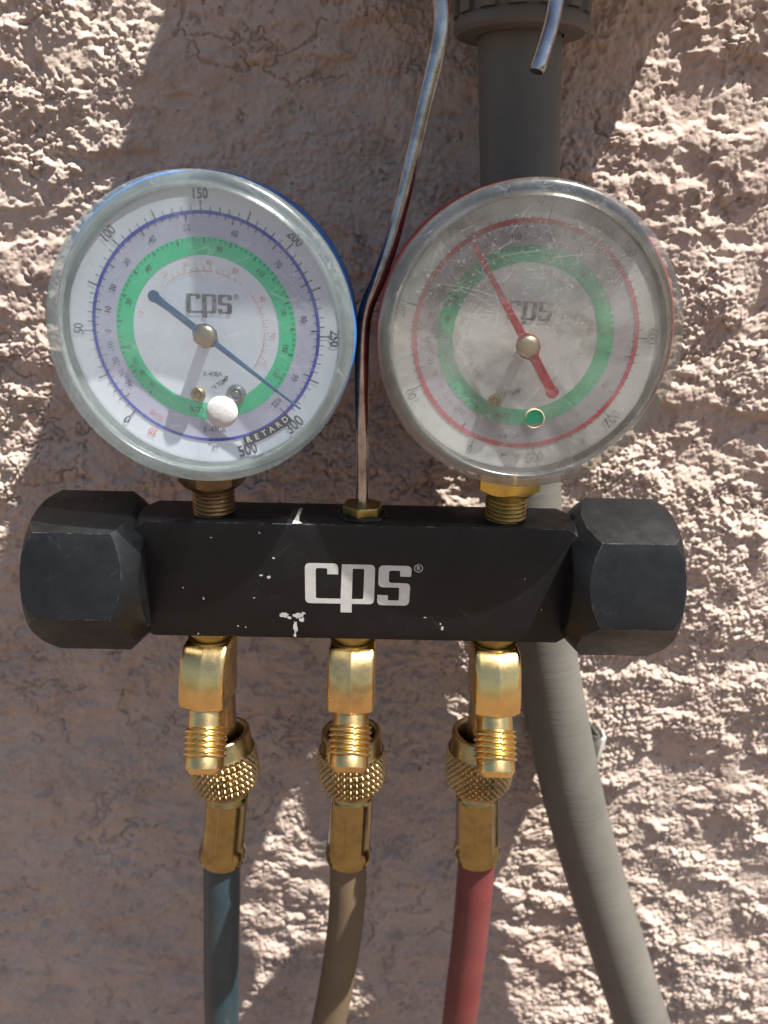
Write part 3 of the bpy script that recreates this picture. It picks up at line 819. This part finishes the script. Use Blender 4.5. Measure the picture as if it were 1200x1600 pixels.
right = dict(size=1.016, sseed=2, nscr=620, scrm=scr_mat('deep_scratch', .34), gasket=mat_simple('dark_gasket', (.17, .16, .145), .6, 0, (.07, .07, .065), 70),label='high side gauge with red needle, red scale circle and clouded scratched window', yaw=0, nod=0,
    case=mat_simple('red_case', (.42, .035, .04), .4, 0, (.30, .03, .035), 90, .05),
    dial=dial_mat('aged_dial', (.82, .82, .79), (.68, .68, .64)),
    bandmat=mat_print('grey_lilac_band', (.54, .50, .55), .3, 90), green=mat_print('green_band_faded', (.06, .56, .27), .08, 90),
    ringmat=mat_print('red_ring_ink', (.60, .02, .05), .03), ink=INK2, num=NUM2, orangemat=ORG2, logomat=LOGO2, main=29.1, ringw=.6, grn=(19.0, 23.2),
    ticks=[(203, 531, 80, 10, 29.3, 30.4, 32.2), (212, 500, 70, 5, 28.9, 28.0, 27.2), (212, 500, 70, 5, 23.0, 22.3, 21.7)],
    outer=[('0', 203, 33.0, 3.6), ('100', 241, 33.2, 3.6), ('200', 282, 33.2, 3.6), ('300', 323, 33.2, 3.6), ('400', 4, 33.4, 3.6), ('500', 47, 33.2, 3.6), ('600', 88, 33.3, 3.6)],
    inner=[(s, d, 25.2, 2.2) for s, d in [('-10', 218), ('0', 222), ('10', 227), ('20', 232), ('30', 239), ('40', 247), ('50', 255), ('60', 268), ('70', 282), ('80', 298), ('90', 313), ('100', 331), ('110', 350), ('120', 9), ('130', 30), ('140', 55), ('150', 117)]] +
          [(s, d, 21.0, 2.0) for s, d in [('40', 226), ('60', 238), ('80', 253), ('90', 268), ('100', 282), ('110', 296), ('120', 308), ('130', 322), ('140', 340), ('150', 12), ('160', 40)]],
    orange=[(s, d, 17.0, 1.8) for s, d in [('60', 240), ('70', 256), ('80', 270), ('90', 285), ('100', 300), ('110', 320), ('120', 345), ('130', 15), ('140', 80)]],
    orange_arc=[(230, 318), (60, 110)],
    words=[('R-22', -4.5, -20.8, 2.3, 0), ('R-410A', -2.4, -26.6, 2.3, 0), ('psi', -3.2, -31.6, 1.9, 0), ('°F TEMP', -2.5, -14.6, 1.8, .3)],
    logo=(.6, 7.0), screws=[(-7.2, -17.3, 1.7, BRASS_O)],
    hub=(.2, -1.6), needle=327.9, len=30.6, tail=14.4, wt=2.6, tip=1.2, blob=1.8, needlemat=mat_simple('red_needle', (.46, .02, .04), .45, 0, (.34, .02, .035), 300, .05),
    hubmat=mat_brass('dull_hub', (.42, .34, .24), .4, .5), lens=mat_lens('clouded_lens', (.85, .84, .79), .03, .24, .34, .6, 3, .42), rim=mat_rim('clouded_rim', (.84, .83, .79), .10, 4),
    hole=(2.7, -20.2, 2.5))
gl_, cl, GL = gauge(311, 525, left)
# the curved end numerals of the left scale read from below
for s, deg in (('300', 137.5), ('500', 163.3)):
    m = MB()
    x, y = polar((33.3) * 1.035, deg)
    add_text(m, s, 4.5, GL @ Matrix.Translation((x, y, 0)) @ Matrix.Rotation(-R(deg) + math.pi, 4, 'Z'), -9.37, .82)
    build(m, 'outer_numeral', NUM, gl_, RB, 0)
gr_, cr, GR = gauge(830, 536, right)
for s, deg in (('700', 130), ('800', 171)):
    m = MB()
    x, y = polar((33.0) * 1.035, deg)
    add_text(m, s, 4.2, GR @ Matrix.Translation((x, y, 0)) @ Matrix.Rotation(-R(deg) + math.pi, 4, 'Z'), -9.37, .82)
    build(m, 'outer_numeral', NUM2, gr_, RB, 0)
xl = P(335, 800, MY).x; xr = P(789, 810, MY).x
stem(gl_, xl, topz(xl), cl.z - 38.5, DARKB, mat_brass('brown_brass', (.26, .16, .08), .38, .6, (.06, .04, .025)), .25)
stem(gr_, xr, topz(xr), cr.z - 38.5, mat_brass('yellow_brass', (.66, .48, .12), .25, .5), BRASS_O, .52)

# ---- hanging hook
xh = P(566, 800, MY).x
hb = Vector((xh, MY, topz(xh)))
hk = [hb + UPV * -3, hb + UPV * 3, P(566, 700, MY), P(565, 600, MY), P(567, 520, MY), P(574, 478, MY - 1), P(592, 435, MY - 2), P(614, 370, MY - 2), P(640, 265, MY - 2), P(664, 160, MY - 2),
      P(682, 85, MY - 2), P(689, 35, MY - 2), P(687, -10, MY - 2), P(684, -50, MY - 1)]
hk = spline(hk, 10)
a = P(684, -50, MY - 1); t_ = P(866, -30, MY)
mid = [a, P(688, -110, MY), P(735, -165, MY), P(800, -165, MY), P(852, -110, MY), P(868, -40, MY), P(868, 0, MY), P(859, 45, MY - 1), P(838, 112, MY - 3)]
hk += spline(mid, 10)[1:]
hookp = hk
m = MB(); m.tube(hookp, lambda t: 2.05 if t < .996 else 1.75, 24); hook = build(m, 'hanging_hook', CHROME, root, RB, 40)
# hollow looking end of the wire
M = frame(P(566, 790, MY), UPV)
zz = topz(xh)
M = frame(Vector((xh, MY, zz)), UPV)
m = MB(); m.prism(hexpts(6.6, .35), -1, 3.6, M); build(m, 'hook_nut', BRASS_O, root, RB, 0, .5)
m = MB(); m.lathe([(7.6, -.6), (8.0, .4), (6.6, 1.0)], M, 40); build(m, 'hook_washer', BLACK, root, RB, 30)

# ---- brass Y fittings under the block (part) and hoses (things)
def botz(x): return (bc - UPV * HB + AX * (x - bc.x)).z
def rrect(w_, d_, r, ridge=.0, n=4):
    """rounded rectangle, a slight ridge in the middle of its front side (local +y)"""
    pts = []
    for cx_, cy_, a0 in ((w_ - r, d_ - r, 0), (-w_ + r, d_ - r, 90), (-w_ + r, -d_ + r, 180), (w_ - r, -d_ + r, 270)):
        for k_ in range(n + 1):
            a = R(a0 + 90 * k_ / n); pts.append((cx_ + r * math.cos(a), cy_ + r * math.sin(a)))
        if a0 == 0:
            pts += [(.35, d_ + ridge * .95), (0, d_ + ridge), (-.35, d_ + ridge * .95)]
    return pts
def loft(mb, secs, M):
    n = len(secs[0][0]); vs = []; fs = []
    for pts, sx, sy, oy, h in secs:
        vs += [M @ Vector((x * sx, y * sy + oy, h)) for x, y in pts]
    for j in range(len(secs) - 1):
        for i in range(n):
            k_ = (i + 1) % n; fs.append((j * n + i, j * n + k_, (j + 1) * n + k_, (j + 1) * n + i))
    fs.append(tuple(range(n))[::-1]); fs.append(tuple(range((len(secs) - 1) * n, len(secs) * n)))
    mb.add(vs, fs)

def fitting(ub, turn, us_, vs_, un, ntilt, hose):
    x = P(ub, 1065, 2).x; z0 = botz(x)
    part = bpy.data.objects.new('outlet_fitting', None); sc.collection.objects.link(part); part.parent = root
    part.empty_display_size = .01
    yb = MY - 4.0
    ref = Vector((math.sin(turn), -math.cos(turn), 0))
    D = (-UPV)
    M = frame(Vector((x, yb, z0)), D, ref)       # local z runs down, y toward the viewer
    m = MB(); m.lathe([(7.0, -1), (7.2, 1.8), (6.4, 2.2), (6.4, 3.4), (7.4, 3.6), (7.4, 5.2)], frame(Vector((x, MY - 1.5, z0)), D, ref), 40); build(m, 'fitting_neck', BRASS_O, part, RB, 40)
    m = MB(); rr = rrect(7.7, 7.4, 1.9, 1.1)
    loft(m, [(rr, .90, .70, -.6, 4.0), (rr, .96, .82, -.3, 4.7), (rr, .97, .95, .6, 6.2), (rr, .97, 1.05, 1.6, 9), (rr, .97, 1.13, 3.0, 14), (rr, .98, 1.17, 4.1, 20.0), (rr, .97, 1.12, 4.3, 22.4), (rr, .90, 1.0, 3.9, 24.0), (rr, .7, .8, 3.4, 25.0)], M)
    bi = BRASSES[[330, 552, 773].index(ub)]
    build(m, 'fitting_body', bi, part, RB, 30)
    # front flare port
    s0 = M @ Vector((0, 4.5, 21)); s1 = P(us_, vs_, -14.5)
    d = (s1 - s0).normalized()
    Ms = frame(s0, d); Ls = (s1 - s0).length
    m = MB(); m.lathe([(5.6, -1), (5.8, 3), (5.8, Ls - 14.4), (6.4, Ls - 14.0)], Ms, 48)
    threads(m, Ms, 6.9, Ls - 14.2, Ls - 5.0, 1.75, .95, 56, 12)
    m.lathe([(5.9, Ls - 5.4), (6.1, Ls - 4.8), (6.1, Ls - 1.6), (4.6, Ls), (2.6, Ls + .1), (2.4, Ls - 4), (.01, Ls - 4)], Ms, 48)
    build(m, 'flare_port', bi, part, RB, 40)
    # rear branch running into the hose nut
    top_n = P(un, 1150, 17.5); top_n.y = 17.5
    nz = top_n.z
    p0 = M @ Vector((0, -3, 20)); p1 = Vector((top_n.x, 17.5, nz - 6))
    m = MB(); m.tube(spline([p0, p0.lerp(p1, .45) + Vector((0, 1.2, 0)), p1], 8), lambda t: 6.2 - .8 * t, 28); build(m, 'rear_branch', BRASS_N, part, RB, 40)
    # hose thing
    label, group, tubem, pth, cat = hose
    na = Vector((ntilt[0], ntilt[1], 1)).normalized()
    hbase = Vector((top_n.x, 17.5, nz - 24))
    ho = thing('charging_hose', label, cat, hbase, group)
    Mn = frame(top_n, na)
    m = MB()
    m.lathe([(8.4, -12), (8.5, 1.5), (9.1, 2.2), (10.1, 2.2), (10.7, 1.6), (10.8, -4.2), (11.3, -5.0)], Mn, 72)
    nK, nH = 34, 17.0
    hs = [-5.0 - 17.2 * i / 84 for i in range(85)]; us2 = [2 * math.pi * i / 306 for i in range(306)]
    def f(a, h):
        t = (-5.0 - h) / 17.2
        env = 11.5 + .55 * math.sin(math.pi * min(1, t * 1.15)) - 3.2 * max(0, (t - .72) / .28) ** 1.8
        p = a * nK / (2 * math.pi); q = -h * nK / (2 * math.pi * 11.5) * .82
        A = abs(((p + q) % 1) - .5) * 2; B = abs(((p - q) % 1) - .5) * 2
        g_ = (1 - max(A, B)) * 1.0
        return env + (1.15 * min(g_, .62) / .62 - .75) * min(1, t * 25, (1 - t) * 12)
    m.fn(f, us2, hs, Mn, caps=False)
    m.lathe([(8.3, -22.1), (8.5, -22.9), (7.6, -23.6), (5, -23.6)], Mn, 72)
    build(m, 'knurled_nut', BRASS_N, ho, hbase, 50)
    # crimped ferrule
    fe = top_n - na * 22.5; f1 = P(pth[0][0], pth[0][1], 18.5); fd = (fe - f1).normalized()
    Mf = frame(f1, fd); Lf = (fe - f1).length
    def ff(a, h):
        t = h / Lf
        r = 7.9
        q8 = ((a + .2) % (math.pi / 4)) - math.pi / 8
        mid_ = min(1, max(0, (t - .07) / .16)) * min(1, max(0, (1.0 - t) / .08))
        mid_ = mid_ * mid_ * (3 - 2 * mid_); r = 8.9 * (1 - mid_) + mid_ * (7.35 + .32 * (abs(q8) / .39) ** 2 + (.16 if abs(q8) > .365 else 0) + .45 * (1 - t))
        if t < .02: r = 7.7
        elif t < .05: r = 8.8
        if t > .93: r = 7.9 - (t - .93) * 18
        return r
    m = MB(); hs = [0, .12, .3, .8, 1.6, 2.4, 3.0, 3.4] + [3.4 + (Lf - 3.4) * i / 30 for i in range(1, 31)]
    m.fn(ff, [2 * math.pi * i / 192 for i in range(192)], hs, Mf); build(m, 'crimp_ferrule', BRASS_F, ho, hbase, 35)
    pp = [f1 + fd * 2] + [P(u_, v_, y_) for u_, v_, y_ in pth]
    m = MB(); m.tube(spline(pp, 16), 7.05, 40); build(m, 'hose_tube', tubem, ho, hbase, 60)
    return part

def hose_mat(name, c, c2, rough):
    m = Mat(name); a = m.noise(60, 5, .65)
    cc_ = m.mix(m.ramp(a, [(.35, 0), (.7, 1)]), c, c2)
    cc_ = m.mix(m.ramp(m.noise(420, 4, .7), [(.62, 0), (.78, .22)]), cc_, (.45, .42, .38))
    cc_ = m.mix(m.ramp(m.noise(25, 4, .6), [(.3, .01), (.7, .06)]), cc_, (.42, .38, .34))
    m.col(cc_); m.set(Roughness=rough, Specular_IOR_Level=.45); m.bump(m.noise(700, 4, .6), .10, .8); return m.m
HB_ = hose_mat('blue_hose', (.010, .036, .046), (.008, .026, .036), .42)
HY_ = hose_mat('brown_yellow_hose', (.135, .090, .045), (.105, .072, .038), .7)
HR_ = hose_mat('red_hose', (.145, .020, .020), (.10, .016, .016), .55)
fitting(330, -.14, 319, 1210, 344, (-.06, .04), ('dark teal blue hose hanging from the brass fitting under the low side gauge', 'hoses hanging from the manifold', HB_,
        [(347, 1338, 18.5), (347, 1400, 18), (346, 1500, 18), (347, 1600, 18), (350, 1760, 20), (360, 2050, 24)], 'hose'))
fitting(552, -.03, 545, 1208, 549, (.0, .02), ('dusty tan hose curving down left from the middle brass fitting', 'hoses hanging from the manifold', HY_,
        [(544, 1338, 18.5), (543, 1400, 18), (535, 1480, 18), (513, 1600, 18), (470, 1760, 20), (380, 2050, 24)], 'hose'))
fitting(773, .06, 775, 1215, 753, (.04, .02), ('faded red hose hanging from the brass fitting nearest the grey conduit', 'hoses hanging from the manifold', HR_,
        [(745, 1336, 18.5), (740, 1400, 18), (732, 1480, 18), (717, 1600, 18), (700, 1760, 20), (670, 2050, 24)], 'hose'))
